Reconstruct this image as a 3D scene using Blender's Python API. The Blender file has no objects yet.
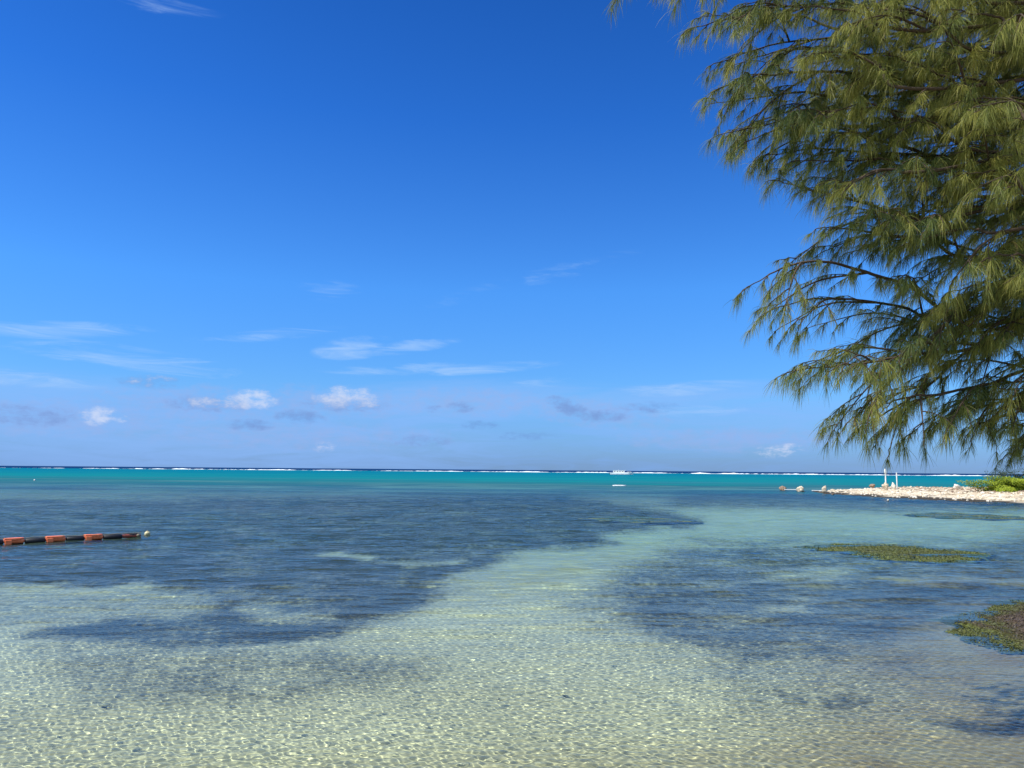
import bpy, bmesh, math, random
import numpy as np
from mathutils import Vector, Matrix, noise as mnoise

S = bpy.context.scene
C = S.collection
R = math.radians

# ------------------------------------------------------------------ camera
CAM_H, PITCH, ROLL, FOC = 2.0, 6.37, 0.475, 769.0
cam_data = bpy.data.cameras.new('camera')
cam = bpy.data.objects.new('camera', cam_data)
C.objects.link(cam)
S.camera = cam
cam_data.sensor_width = 36.0
cam_data.lens = 36.0 * FOC / 1024.0
cam_data.clip_start = 0.05
cam_data.clip_end = 60000.0
CAM_M = Matrix.Rotation(R(90 + PITCH), 4, 'X') @ Matrix.Rotation(R(ROLL), 4, 'Z')
cam.matrix_world = Matrix.Translation((0, 0, CAM_H)) @ CAM_M

# ------------------------------------------------------------------ sun and sky
SUN_EL, SUN_FROM = 56.0, 252.0      # azimuth the light comes from, clockwise from the view direction
sun_data = bpy.data.lights.new('sun', 'SUN')
sun_data.energy = 4.9
sun_data.angle = R(0.5)
sun_data.color = (1.0, 0.95, 0.86)
sun_data.cycles.is_caustics_light = True
sun = bpy.data.objects.new('sun', sun_data)
C.objects.link(sun)
sdir = Vector((math.sin(R(SUN_FROM)) * math.cos(R(SUN_EL)), math.cos(R(SUN_FROM)) * math.cos(R(SUN_EL)), math.sin(R(SUN_EL))))
sun.rotation_euler = sdir.to_track_quat('Z', 'Y').to_euler()

S.view_settings.view_transform = 'Standard'
S.view_settings.look = 'None'
S.view_settings.exposure = 0.35
S.view_settings.gamma = 1.0
S.render.engine = 'CYCLES'
cy = S.cycles
cy.use_denoising = True
cy.max_bounces = 8
cy.diffuse_bounces = 2
cy.glossy_bounces = 3
cy.transmission_bounces = 6
cy.transparent_max_bounces = 6
cy.caustics_refractive = True
cy.caustics_reflective = False
cy.sample_clamp_indirect = 4.0
cy.sample_clamp_direct = 12.0

# ------------------------------------------------------------------ pixel and noise helpers
M3 = np.array(CAM_M.to_3x3())

def ray(px, py):
    v = M3 @ np.array([(px - 512.0) / FOC, -(py - 384.0) / FOC, -1.0])
    return v / v[1]                               # scaled so that y = 1

def at_depth(px, py, D):
    r = ray(px, py)
    return Vector((r[0] * D, D, CAM_H + r[2] * D))

def at_z(px, py, z=0.0):
    r = ray(px, py)
    D = (z - CAM_H) / r[2]
    return Vector((r[0] * D, D, z))

def to_px(X, Y, Z=0.0):
    P = np.stack([X, Y, Z * np.ones_like(X) - CAM_H], -1) @ M3
    w = np.maximum(-P[..., 2], 1e-3)
    return 512 + FOC * P[..., 0] / w, 384 - FOC * P[..., 1] / w

def vnoise(X, Y, seed=0):
    xi, yi = np.floor(X).astype(np.int64), np.floor(Y).astype(np.int64)
    fx, fy = X - xi, Y - yi
    fx, fy = fx * fx * (3 - 2 * fx), fy * fy * (3 - 2 * fy)
    def h(a, b):
        n = (a * 374761393 + b * 668265263 + seed * 974711) & 0xffffffff
        n = ((n ^ (n >> 13)) * 1274126177) & 0xffffffff
        return ((n ^ (n >> 16)) & 0xffff) / 65535.0
    a, b, c, d = h(xi, yi), h(xi + 1, yi), h(xi, yi + 1), h(xi + 1, yi + 1)
    return (a + (b - a) * fx) * (1 - fy) + (c + (d - c) * fx) * fy

def fbm(X, Y, seed=0, octv=4):
    s, a, t = 0, 1.0, 0
    for k in range(octv):
        s = s + a * vnoise(X * 2 ** k + 17.3 * k, Y * 2 ** k - 9.1 * k, seed + k)
        t += a
        a *= 0.55
    return s / t

def sstep(a, b, x):
    t = np.clip((x - a) / (b - a), 0, 1)
    return t * t * (3 - 2 * t)

def poly_sd(U, V, pts):
    """signed distance to a polygon, positive inside"""
    P = np.array(pts, float)
    d = np.full(U.shape, 1e18)
    ins = np.zeros(U.shape, bool)
    n = len(P)
    for i in range(n):
        a, b = P[i], P[(i + 1) % n]
        e = b - a
        wx, wy = U - a[0], V - a[1]
        t = np.clip((wx * e[0] + wy * e[1]) / (e @ e + 1e-12), 0, 1)
        d = np.minimum(d, (wx - e[0] * t) ** 2 + (wy - e[1] * t) ** 2)
        c = ((a[1] > V) != (b[1] > V)) & (U < e[0] * (V - a[1]) / (e[1] if abs(e[1]) > 1e-9 else 1e-9) + a[0])
        ins ^= c
    d = np.sqrt(d)
    return np.where(ins, d, -d)

def line_side(U, V, pts):
    """signed distance to an open polyline, positive on its right-hand side"""
    P = np.array(pts, float)
    d = np.full(U.shape, 1e18)
    sgn = np.zeros(U.shape)
    for i in range(len(P) - 1):
        a, b = P[i], P[i + 1]
        e = b - a
        wx, wy = U - a[0], V - a[1]
        t = np.clip((wx * e[0] + wy * e[1]) / (e @ e), 0, 1)
        q = (wx - e[0] * t) ** 2 + (wy - e[1] * t) ** 2
        m = q < d
        sgn = np.where(m, np.sign(wx * e[1] - wy * e[0]), sgn)
        d = np.where(m, q, d)
    return np.sqrt(d) * sgn

# ------------------------------------------------------------------ mesh helpers
def raw_mesh(name, verts, quads=None, tris=None, smooth=True):
    verts = np.asarray(verts, np.float32).reshape(-1, 3)
    me = bpy.data.meshes.new(name)
    me.vertices.add(len(verts))
    me.vertices.foreach_set('co', verts.ravel())
    nq = 0 if quads is None else len(quads)
    nt_ = 0 if tris is None else len(tris)
    li = np.concatenate([np.asarray(quads).ravel() if nq else np.zeros(0, int), np.asarray(tris).ravel() if nt_ else np.zeros(0, int)]).astype(np.int32)
    me.loops.add(len(li))
    me.loops.foreach_set('vertex_index', li)
    me.polygons.add(nq + nt_)
    st = np.concatenate([np.arange(nq) * 4, nq * 4 + np.arange(nt_) * 3]).astype(np.int32)
    me.polygons.foreach_set('loop_start', st)
    me.polygons.foreach_set('use_smooth', np.full(nq + nt_, smooth))
    me.update(calc_edges=True)
    return me

def link(name, me, mat=None, parent=None):
    o = bpy.data.objects.new(name, me)
    C.objects.link(o)
    if mat:
        me.materials.append(mat)
    if parent:
        o.parent = parent
    return o

def fattr(me, name, arr):
    a = me.attributes.new(name, 'FLOAT', 'POINT')
    a.data.foreach_set('value', np.asarray(arr, np.float32).ravel())

def cattr(me, name, rgb):
    rgb = np.asarray(rgb, np.float32).reshape(-1, 3)
    a = me.attributes.new(name, 'FLOAT_COLOR', 'POINT')
    a.data.foreach_set('color', np.concatenate([rgb, np.ones((len(rgb), 1), np.float32)], 1).ravel())

def grid_faces(rows, cols):
    i = np.arange(rows * cols).reshape(rows, cols)
    return np.stack([i[:-1, :-1], i[:-1, 1:], i[1:, 1:], i[1:, :-1]], -1).reshape(-1, 4)

def tag(o, label=None, cat=None, group=None, kind=None):
    if label: o['label'] = label
    if cat: o['category'] = cat
    if group: o['group'] = group
    if kind: o['kind'] = kind
    return o

def empty(name, loc, label, cat, group=None, rz=0.0):
    o = bpy.data.objects.new(name, None)
    C.objects.link(o)
    o.location = loc
    o.rotation_euler = (0, 0, rz)
    return tag(o, label, cat, group)

def bm_obj(name, bm, mat, parent=None, smooth=False):
    bmesh.ops.recalc_face_normals(bm, faces=bm.faces)
    for f in bm.faces: f.smooth = smooth
    me = bpy.data.meshes.new(name)
    bm.to_mesh(me)
    bm.free()
    return link(name, me, mat, parent)

def add_box(bm, c, s, rz=0.0, bevel=0.0):
    r = bmesh.ops.create_cube(bm, size=1.0)
    vs = r['verts']
    bmesh.ops.scale(bm, vec=s, verts=vs)
    if bevel:
        es = list({e for v in vs for e in v.link_edges})
        rb = bmesh.ops.bevel(bm, geom=es, offset=bevel, segments=2, affect='EDGES', profile=0.5)
        vs = list({v for f in rb['faces'] for v in f.verts} | {v for v in vs if v.is_valid})
    bmesh.ops.rotate(bm, cent=(0, 0, 0), matrix=Matrix.Rotation(rz, 3, 'Z'), verts=vs)
    bmesh.ops.translate(bm, vec=c, verts=vs)
    return vs

def add_lathe(bm, prof, seg=16, axis='Z', c=(0, 0, 0), rz=0.0):
    """profile = [(radius, height)...] turned round an axis"""
    rings = []
    for r, h in prof:
        ring = []
        for k in range(seg):
            a = 2 * math.pi * k / seg
            p = Vector((r * math.cos(a), r * math.sin(a), h))
            if axis == 'X': p = Vector((p.z, p.x, p.y))
            p = Matrix.Rotation(rz, 3, 'Z') @ p + Vector(c)
            ring.append(bm.verts.new(p))
        rings.append(ring)
    for a, b in zip(rings[:-1], rings[1:]):
        for k in range(seg):
            bm.faces.new((a[k], a[(k + 1) % seg], b[(k + 1) % seg], b[k]))
    bm.faces.new(rings[0][::-1])
    bm.faces.new(rings[-1])

def tube_arrays(pts, rad, seg=7):
    """tapered tube along points -> verts, quads"""
    P = np.asarray(pts, float)
    T = np.gradient(P, axis=0)
    T /= np.linalg.norm(T, axis=1, keepdims=True) + 1e-9
    ref = np.array([0.31, 0.17, 0.93]) if abs(T[0][2]) < 0.8 else np.array([1.0, 0.1, 0.0])
    A = np.cross(T, ref); A /= np.linalg.norm(A, axis=1, keepdims=True) + 1e-9
    B = np.cross(T, A)
    ang = np.arange(seg) * 2 * np.pi / seg
    rad = np.asarray(rad, float)[:, None, None]
    V = P[:, None, :] + rad * (np.cos(ang)[None, :, None] * A[:, None, :] + np.sin(ang)[None, :, None] * B[:, None, :])
    n = len(P)
    i = np.arange(n * seg).reshape(n, seg)
    j = np.roll(i, -1, axis=1)
    q = np.stack([i[:-1], j[:-1], j[1:], i[1:]], -1).reshape(-1, 4)
    return V.reshape(-1, 3), q

class Acc:
    """collects arrays into one mesh"""
    def __init__(s): s.v, s.q, s.t, s.n, s.a = [], [], [], 0, []
    def add(s, v, q=None, t=None, a=None):
        s.v.append(np.asarray(v, float))
        if q is not None: s.q.append(np.asarray(q) + s.n)
        if t is not None: s.t.append(np.asarray(t) + s.n)
        if a is not None: s.a.append(np.asarray(a, float))
        s.n += len(v)
    def mesh(s, name, smooth=True):
        return raw_mesh(name, np.concatenate(s.v), np.concatenate(s.q) if s.q else None, np.concatenate(s.t) if s.t else None, smooth)

# ------------------------------------------------------------------ material helpers
def new_mat(name):
    m = bpy.data.materials.new(name)
    m.use_nodes = True
    nt = m.node_tree
    nt.nodes.clear()
    out = nt.nodes.new('ShaderNodeOutputMaterial')
    return m, nt, out

class NT:
    def __init__(s, nt): s.nt = nt
    def n(s, t, **kw):
        nd = s.nt.nodes.new(t)
        for k, v in kw.items():
            if k.startswith('i_'):
                s.set(nd.inputs[k[2:].replace('_', ' ')], v)
            else:
                setattr(nd, k, v)
        return nd
    def set(s, sock, v):
        if isinstance(v, bpy.types.NodeSocket): s.nt.links.new(v, sock)
        else: sock.default_value = v
    def math(s, op, a, b=None, clamp=False, c=None):
        nd = s.nt.nodes.new('ShaderNodeMath')
        nd.operation = op
        nd.use_clamp = clamp
        s.set(nd.inputs[0], a)
        if b is not None: s.set(nd.inputs[1], b)
        if c is not None: s.set(nd.inputs[2], c)
        return nd.outputs[0]
    def mixc(s, f, a, b, mode='MIX'):
        nd = s.nt.nodes.new('ShaderNodeMix')
        nd.data_type = 'RGBA'
        nd.blend_type = mode
        s.set(nd.inputs[0], f); s.set(nd.inputs[6], a); s.set(nd.inputs[7], b)
        return nd.outputs[2]
    def ramp(s, f, stops, interp='LINEAR'):
        nd = s.nt.nodes.new('ShaderNodeValToRGB')
        cr = nd.color_ramp
        cr.interpolation = interp
        while len(cr.elements) < len(stops): cr.elements.new(0.5)
        for e, (p, c) in zip(cr.elements, stops):
            e.position = p
            e.color = (*c, 1) if len(c) == 3 else c
        s.set(nd.inputs[0], f)
        return nd.outputs[0]
    def maprange(s, v, a, b, c, d, smooth=True):
        nd = s.nt.nodes.new('ShaderNodeMapRange')
        nd.interpolation_type = 'SMOOTHSTEP' if smooth else 'LINEAR'
        s.set(nd.inputs[0], v)
        for k, x in enumerate((a, b, c, d)): s.set(nd.inputs[k + 1], x)
        return nd.outputs[0]
    def attr(s, name): return s.n('ShaderNodeAttribute', attribute_name=name)
    def noise(s, vec, scale, detail=3, rough=0.55, dist=0.0):
        nd = s.n('ShaderNodeTexNoise')
        s.set(nd.inputs['Vector'], vec)
        nd.inputs['Scale'].default_value = scale
        nd.inputs['Detail'].default_value = detail
        nd.inputs['Roughness'].default_value = rough
        nd.inputs['Distortion'].default_value = dist
        return nd.outputs[0]
    def mapping(s, vec, scale=(1, 1, 1), rot=(0, 0, 0)):
        nd = s.n('ShaderNodeMapping')
        s.set(nd.inputs[0], vec)
        nd.inputs['Scale'].default_value = scale
        nd.inputs['Rotation'].default_value = rot
        return nd.outputs[0]

def simple_mat(name, col, rough=0.6, var=0.25, scale=6.0, bump=0.15, spec=0.4, col2=None):
    m, nt, out = new_mat(name)
    h = NT(nt)
    geo = h.n('ShaderNodeTexCoord').outputs['Object']
    nz = h.noise(geo, scale, 5, 0.6)
    c2 = col2 or tuple(x * (1 - var) for x in col)
    c = h.mixc(h.maprange(nz, 0.35, 0.68, 0, 1), (*col, 1), (*c2, 1))
    b = h.n('ShaderNodeBsdfPrincipled')
    h.set(b.inputs['Base Color'], c)
    b.inputs['Roughness'].default_value = rough
    b.inputs['Specular IOR Level'].default_value = spec
    if bump:
        bn = h.n('ShaderNodeBump')
        bn.inputs['Strength'].default_value = bump
        bn.inputs['Distance'].default_value = 0.02
        h.set(bn.inputs['Height'], h.noise(geo, scale * 4, 4))
        h.set(b.inputs['Normal'], bn.outputs[0])
    nt.links.new(b.outputs[0], out.inputs[0])
    return m

# ------------------------------------------------------------------ world: Nishita sky with thin clouds
world = bpy.data.worlds.new('World')
S.world = world
world.use_nodes = True
wn = world.node_tree
wn.nodes.clear()
w = NT(wn)
w_out = w.n('ShaderNodeOutputWorld')
sky = w.n('ShaderNodeTexSky')
sky.sky_type = 'NISHITA'
sky.sun_disc = False
sky.sun_elevation = R(SUN_EL)
sky.sun_rotation = R(SUN_FROM)
sky.air_density = 1.0
sky.dust_density = 0.2
sky.ozone_density = 4.0
gen = w.n('ShaderNodeTexCoord').outputs['Generated']
sep = w.n('ShaderNodeSeparateXYZ')
wn.links.new(gen, sep.inputs[0])
az = w.math('MULTIPLY', w.math('ARCTAN2', sep.outputs[0], sep.outputs[1]), 57.29578)
el = w.math('MULTIPLY', w.math('ARCSINE', sep.outputs[2]), 57.29578)
tint = w.ramp(w.maprange(el, -2, 40, 0, 1, False), [
    (0.0, (0.165, 0.291, 0.646)), (0.06, (0.171, 0.304, 0.652)), (0.17, (0.253, 0.488, 0.792)), (0.36, (0.228, 0.570, 0.975)),
    (0.65, (0.108, 0.418, 0.899)), (1.0, (0.057, 0.298, 0.709))])
vdot = w.n('ShaderNodeVectorMath', operation='DOT_PRODUCT')      # whitened round the sun and behind the camera, added to lift the ambient light
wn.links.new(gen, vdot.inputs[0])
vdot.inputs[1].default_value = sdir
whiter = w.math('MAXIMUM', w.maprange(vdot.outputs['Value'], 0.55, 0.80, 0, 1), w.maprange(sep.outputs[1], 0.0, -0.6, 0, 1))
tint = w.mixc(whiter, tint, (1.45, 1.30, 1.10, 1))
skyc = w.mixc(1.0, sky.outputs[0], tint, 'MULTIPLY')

def px_angles(px, py):
    r = ray(px, py)
    return math.degrees(math.atan2(r[0], 1.0)), math.degrees(math.atan2(r[2], math.hypot(r[0], 1.0)))

comb = w.n('ShaderNodeCombineXYZ')
wn.links.new(az, comb.inputs[0]); wn.links.new(el, comb.inputs[1])
ang = comb.outputs[0]
n_puff = w.noise(w.mapping(ang, (0.9, 1.7, 1)), 1.0, 7, 0.66)
n_wisp = w.noise(w.mapping(ang, (0.16, 1.15, 1), (0, 0, R(-6))), 1.0, 7, 0.66, 0.9)

def blob(px, py, rx, ry, tilt=0.0):
    a0, e0 = px_angles(px, py)
    k = 0.0745
    dx = w.math('SUBTRACT', az, a0); dy = w.math('SUBTRACT', el, e0)
    ct, st = math.cos(R(tilt)), math.sin(R(tilt))
    u = w.math('ADD', w.math('MULTIPLY', dx, ct / (rx * k)), w.math('MULTIPLY', dy, st / (rx * k)))
    v = w.math('ADD', w.math('MULTIPLY', dx, -st / (ry * k)), w.math('MULTIPLY', dy, ct / (ry * k)))
    d2 = w.math('ADD', w.math('MULTIPLY', u, u), w.math('MULTIPLY', v, v))
    return w.math('MAXIMUM', w.math('SUBTRACT', 1.0, d2), 0.0), v

def layer(blobs, nz, lo, hi, gain, wt=0.55, wn_=2.2):
    tot = None
    for b in blobs:
        amp = b[5] if len(b) > 5 else 1.0
        f, _ = blob(*b[:5])
        f = w.math('MULTIPLY', f, amp)
        tot = f if tot is None else w.math('MAXIMUM', tot, f)
    g = w.math('ADD', w.math('MULTIPLY', tot, wt), w.math('MULTIPLY', w.math('SUBTRACT', nz, 0.5), wn_))
    m = w.maprange(g, lo, hi, 0, 1)
    return w.math('MULTIPLY', w.math('MULTIPLY', m, w.math('MINIMUM', w.math('MULTIPLY', tot, 3.0), 1.0)), gain)

cirrus = layer([(50, 330, 95, 9, 5), (120, 357, 115, 13, -5), (355, 348, 45, 13, 8), (405, 347, 60, 8, 8), (440, 369, 130, 8, 3),
                (530, 280, 130, 10, 14, .3), (680, 389, 80, 8, 3, .8), (330, 291, 35, 12, 0, .4), (150, 5, 70, 8, 5, .35),
                (560, 381, 60, 6, 4, .7), (270, 335, 80, 7, 8, .6), (690, 412, 60, 7, 2, .6), (20, 378, 70, 9, -3, .6)], n_wisp, 0.0, 0.95, 0.62)
veil = layer([(450, 402, 190, 26, 3), (660, 398, 170, 16, 3), (220, 440, 320, 44, 0, .8), (30, 400, 160, 30, 0, .8), (760, 425, 200, 30, 0, .7)], n_wisp, -0.2, 1.0, 0.48, 0.8, 1.3)
bank = layer([(60, 418, 110, 20, 0), (200, 404, 110, 22, 0), (330, 402, 110, 20, 0), (470, 402, 110, 18, 0), (590, 412, 100, 18, -6), (730, 440, 130, 16, 0), (300, 436, 190, 18, 0, .8)], n_puff, 0.0, 1.0, 0.52, 0.65, 2.0)
haze_bank = w.math('MULTIPLY', w.maprange(el, 6.6, 4.0, 0, 1), w.maprange(w.math('ADD', w.math('MULTIPLY', n_wisp, 1.0), w.math('MULTIPLY', az, -0.006)), 0.25, 0.75, 0.05, 0.4))
white = layer([(99, 416, 20, 10, 0), (116, 419, 12, 6, 0, .8), (255, 399, 24, 13, 0), (228, 402, 20, 9, 0, .8), (205, 402, 20, 8, 0, .7), (348, 397, 34, 13, 0), (330, 400, 22, 10, 0, .8), (368, 402, 16, 7, 0, .8),
               (150, 381, 28, 8, 0, .45), (775, 451, 26, 8, 0, .62), (790, 449, 14, 7, 0, .6), (330, 447, 20, 7, 0, .4)], n_puff, 0.05, 1.1, 0.66, 0.70, 2.7)
grey = layer([(250, 425, 26, 7, 0, .8), (300, 417, 30, 9, 0, .7), (462, 407, 18, 7, 0, .7), (432, 408, 12, 6, 0, .6), (570, 408, 30, 10, -22, .9), (600, 416, 34, 8, 0, .7),
              (480, 425, 26, 6, 0, .6), (150, 382, 34, 8, 0, .7), (210, 404, 44, 10, 0, .7), (345, 404, 50, 10, 0, .7), (420, 441, 40, 8, 0, .5), (650, 408, 40, 8, 0, .5), (30, 416, 50, 12, 0, .6), (525, 436, 40, 6, 0, .5)],
             n_puff, 0.0, 0.90, 0.60, 0.72, 2.0)
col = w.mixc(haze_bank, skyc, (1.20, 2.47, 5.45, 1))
col = w.mixc(veil, col, (1.5, 2.65, 5.0, 1))
col = w.mixc(bank, col, (1.75, 2.35, 4.15, 1))
col = w.mixc(cirrus, col, (2.28, 3.42, 5.19, 1))
col = w.mixc(grey, col, (0.79, 1.46, 3.23, 1))
col = w.mixc(white, col, (3.80, 4.18, 5.07, 1))
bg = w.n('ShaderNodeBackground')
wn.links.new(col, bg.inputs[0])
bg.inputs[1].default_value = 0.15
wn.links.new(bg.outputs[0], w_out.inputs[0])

# ------------------------------------------------------------------ zones traced from the photograph, laid on the sea floor
SHORE = [(-80, -2.0), (-20, 0.6), (-4, 1.6), (2.0, 2.2), (4.6, 3.6), (6.4, 6.0), (7.0, 8.6), (8.6, 11.4), (11.6, 15), (16, 20), (26, 32), (40, 46), (52, 50), (90, 52)]
WEED_SHADE = [  # (strength, edge softness, outline)
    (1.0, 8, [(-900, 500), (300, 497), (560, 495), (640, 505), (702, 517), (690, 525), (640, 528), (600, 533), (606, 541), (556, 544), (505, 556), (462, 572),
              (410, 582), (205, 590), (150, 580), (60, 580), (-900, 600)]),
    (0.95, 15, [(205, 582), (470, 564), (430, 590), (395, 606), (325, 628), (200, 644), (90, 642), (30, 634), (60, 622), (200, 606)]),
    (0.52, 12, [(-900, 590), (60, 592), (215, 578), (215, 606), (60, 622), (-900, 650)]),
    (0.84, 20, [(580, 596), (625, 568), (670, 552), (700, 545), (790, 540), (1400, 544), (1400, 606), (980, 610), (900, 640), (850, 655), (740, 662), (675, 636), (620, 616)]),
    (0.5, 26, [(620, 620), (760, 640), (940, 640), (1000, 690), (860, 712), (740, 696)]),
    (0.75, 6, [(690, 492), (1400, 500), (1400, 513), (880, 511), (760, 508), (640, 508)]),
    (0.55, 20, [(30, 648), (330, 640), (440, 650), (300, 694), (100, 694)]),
    (0.9, 8, [(805, 697), (850, 692), (900, 695), (880, 701), (830, 703)]),  # long thin dark patch on the sand
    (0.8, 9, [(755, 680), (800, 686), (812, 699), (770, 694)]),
    (0.95, 8, [(905, 712), (960, 706), (1040, 712), (1060, 728), (990, 728)]),  # cast shadow of the tree, painted dark into the sea-floor colour
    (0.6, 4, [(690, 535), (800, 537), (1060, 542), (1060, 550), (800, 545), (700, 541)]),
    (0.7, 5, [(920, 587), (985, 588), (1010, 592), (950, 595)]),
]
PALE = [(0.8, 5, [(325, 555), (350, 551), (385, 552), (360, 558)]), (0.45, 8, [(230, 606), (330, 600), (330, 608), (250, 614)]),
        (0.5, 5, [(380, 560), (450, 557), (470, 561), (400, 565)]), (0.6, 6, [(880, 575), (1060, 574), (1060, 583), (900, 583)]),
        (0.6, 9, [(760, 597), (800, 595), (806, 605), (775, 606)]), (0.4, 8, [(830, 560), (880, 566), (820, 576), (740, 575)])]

def weed_shade_map(X, Y):
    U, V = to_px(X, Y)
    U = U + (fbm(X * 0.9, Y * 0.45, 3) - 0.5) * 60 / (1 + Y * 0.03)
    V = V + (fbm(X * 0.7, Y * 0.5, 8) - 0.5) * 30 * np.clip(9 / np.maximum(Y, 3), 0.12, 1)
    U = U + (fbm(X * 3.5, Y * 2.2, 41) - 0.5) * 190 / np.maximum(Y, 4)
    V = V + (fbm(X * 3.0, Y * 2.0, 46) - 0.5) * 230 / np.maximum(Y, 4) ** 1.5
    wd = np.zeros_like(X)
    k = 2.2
    for s, soft, pts in WEED_SHADE:
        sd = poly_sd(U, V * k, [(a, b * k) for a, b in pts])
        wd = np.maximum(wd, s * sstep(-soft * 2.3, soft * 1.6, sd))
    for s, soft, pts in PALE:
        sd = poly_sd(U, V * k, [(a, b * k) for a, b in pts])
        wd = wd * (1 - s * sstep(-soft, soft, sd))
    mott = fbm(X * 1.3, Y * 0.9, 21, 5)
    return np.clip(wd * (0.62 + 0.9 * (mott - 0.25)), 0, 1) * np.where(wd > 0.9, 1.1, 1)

def shore_dist(X, Y):
    return line_side(X, Y, SHORE) + (fbm(X * 0.5, Y * 0.5, 31) - 0.5) * 0.9

def bed_height(X, Y, sd, wd):
    deep = -0.34 - 0.011 * np.clip(Y - 5, 0, 70) - 0.05 * (fbm(X * 0.25, Y * 0.25, 5) - 0.5)
    z = deep * (0.18 * sstep(0, 0.6, -sd) + 0.82 * sstep(0.2, 5.0, -sd))
    z = np.where(sd > 0, 0.17 * sd / (1 + 0.10 * sd), z)
    z = z + wd * 0.05 * fbm(X * 3, Y * 3, 12) * sstep(0.1, 1.0, -sd)
    # tongue of sand under the weed mound at the right-hand edge
    m = np.exp(-(((X - 6.5) / 1.35) ** 2 + ((Y - 10.4) / 1.25) ** 2) ** 1.5)
    return np.maximum(z, z * (1 - m) + m * -0.01)

# ------------------------------------------------------------------ materials of the setting
def sand_mat():
    m, nt, out = new_mat('sea_floor')
    h = NT(nt)
    pos = h.n('ShaderNodeNewGeometry').outputs['Position']
    base = h.mixc(h.maprange(h.noise(pos, 0.5, 4), 0.3, 0.7, 0, 1), (0.57, 0.56, 0.40, 1), (0.49, 0.475, 0.325, 1))
    base = h.mixc(h.maprange(h.noise(pos, 60, 2), 0.55, 0.75, 0, 0.35), base, (0.30, 0.26, 0.19, 1))
    base = h.mixc(h.maprange(h.noise(pos, 7, 5, 0.7), 0.60, 0.76, 0, 0.22), base, (0.22, 0.21, 0.14, 1))
    base = h.mixc(h.attr('bank').outputs['Fac'], base, (0.27, 0.20, 0.095, 1))
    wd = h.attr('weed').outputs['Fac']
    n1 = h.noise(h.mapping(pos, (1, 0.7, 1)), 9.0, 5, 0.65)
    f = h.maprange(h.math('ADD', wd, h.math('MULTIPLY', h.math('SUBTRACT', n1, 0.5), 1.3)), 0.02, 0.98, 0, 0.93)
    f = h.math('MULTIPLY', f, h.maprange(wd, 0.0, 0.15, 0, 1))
    weed_shade_c = h.mixc(h.maprange(h.noise(pos, 25, 3), 0.35, 0.65, 0, 1), (0.018, 0.026, 0.020, 1), (0.060, 0.060, 0.034, 1))
    col = h.mixc(f, base, weed_shade_c)
    b = h.n('ShaderNodeBsdfPrincipled')
    h.set(b.inputs['Base Color'], col)
    b.inputs['Roughness'].default_value = 0.9
    b.inputs['Specular IOR Level'].default_value = 0.1
    bn = h.n('ShaderNodeBump')
    bn.inputs['Strength'].default_value = 0.5
    bn.inputs['Distance'].default_value = 0.03
    h.set(bn.inputs['Height'], h.noise(h.mapping(pos, (1, 1.8, 1)), 6, 4))
    h.set(b.inputs['Normal'], bn.outputs[0])
    nt.links.new(b.outputs[0], out.inputs[0])
    return m

def water_mat():
    m, nt, out = new_mat('lagoon_water')
    h = NT(nt)
    pos = h.n('ShaderNodeNewGeometry').outputs['Position']
    body = h.attr('body').outputs['Fac']
    bcol = h.attr('body_colour').outputs['Color']
    tintc = h.attr('tint').outputs['Color']
    rip = h.attr('ripple').outputs['Fac']
    cap = h.attr('sheen').outputs['Fac']
    n1 = h.noise(h.mapping(pos, (0.75, 1.9, 1), (0, 0, R(8))), 2.6, 4, 0.6)
    n2 = h.noise(h.mapping(pos, (0.22, 0.8, 1), (0, 0, R(-6))), 1.0, 3, 0.6)
    bn = h.n('ShaderNodeBump')
    bn.inputs['Distance'].default_value = 0.25
    h.set(bn.inputs['Strength'], rip)
    h.set(bn.inputs['Height'], h.math('ADD', h.math('MULTIPLY', n1, 0.5), h.math('MULTIPLY', n2, 1.0)))
    N = bn.outputs[0]
    fr = h.n('ShaderNodeFresnel')
    fr.inputs['IOR'].default_value = 1.33
    h.set(fr.inputs['Normal'], N)
    F = h.math('MULTIPLY', fr.outputs[0], cap)
    gl = h.n('ShaderNodeBsdfGlossy')
    gl.inputs['Roughness'].default_value = 0.06
    h.set(gl.inputs['Normal'], N)
    rf = h.n('ShaderNodeBsdfRefraction')
    rf.inputs['IOR'].default_value = 1.33
    rf.inputs['Roughness'].default_value = 0.0
    h.set(rf.inputs['Color'], tintc)
    df = h.n('ShaderNodeBsdfDiffuse')
    streak = h.noise(h.mapping(pos, (0.012, 0.10, 1), (0, 0, R(2))), 1.0, 5, 0.65)
    bc = h.mixc(h.maprange(streak, 0.3, 0.7, 0.0, 0.4), bcol, h.mixc(1.0, bcol, (0.5, 0.62, 0.72, 1), 'MULTIPLY'))
    h.set(df.inputs['Color'], bc)
    mb = h.n('ShaderNodeMixShader')
    h.set(mb.inputs[0], body); nt.links.new(rf.outputs[0], mb.inputs[1]); nt.links.new(df.outputs[0], mb.inputs[2])
    ms = h.n('ShaderNodeMixShader')
    h.set(ms.inputs[0], F); nt.links.new(mb.outputs[0], ms.inputs[1]); nt.links.new(gl.outputs[0], ms.inputs[2])
    nt.links.new(ms.outputs[0], out.inputs[0])
    return m

M_SAND = sand_mat()
M_WATER = water_mat()

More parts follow.
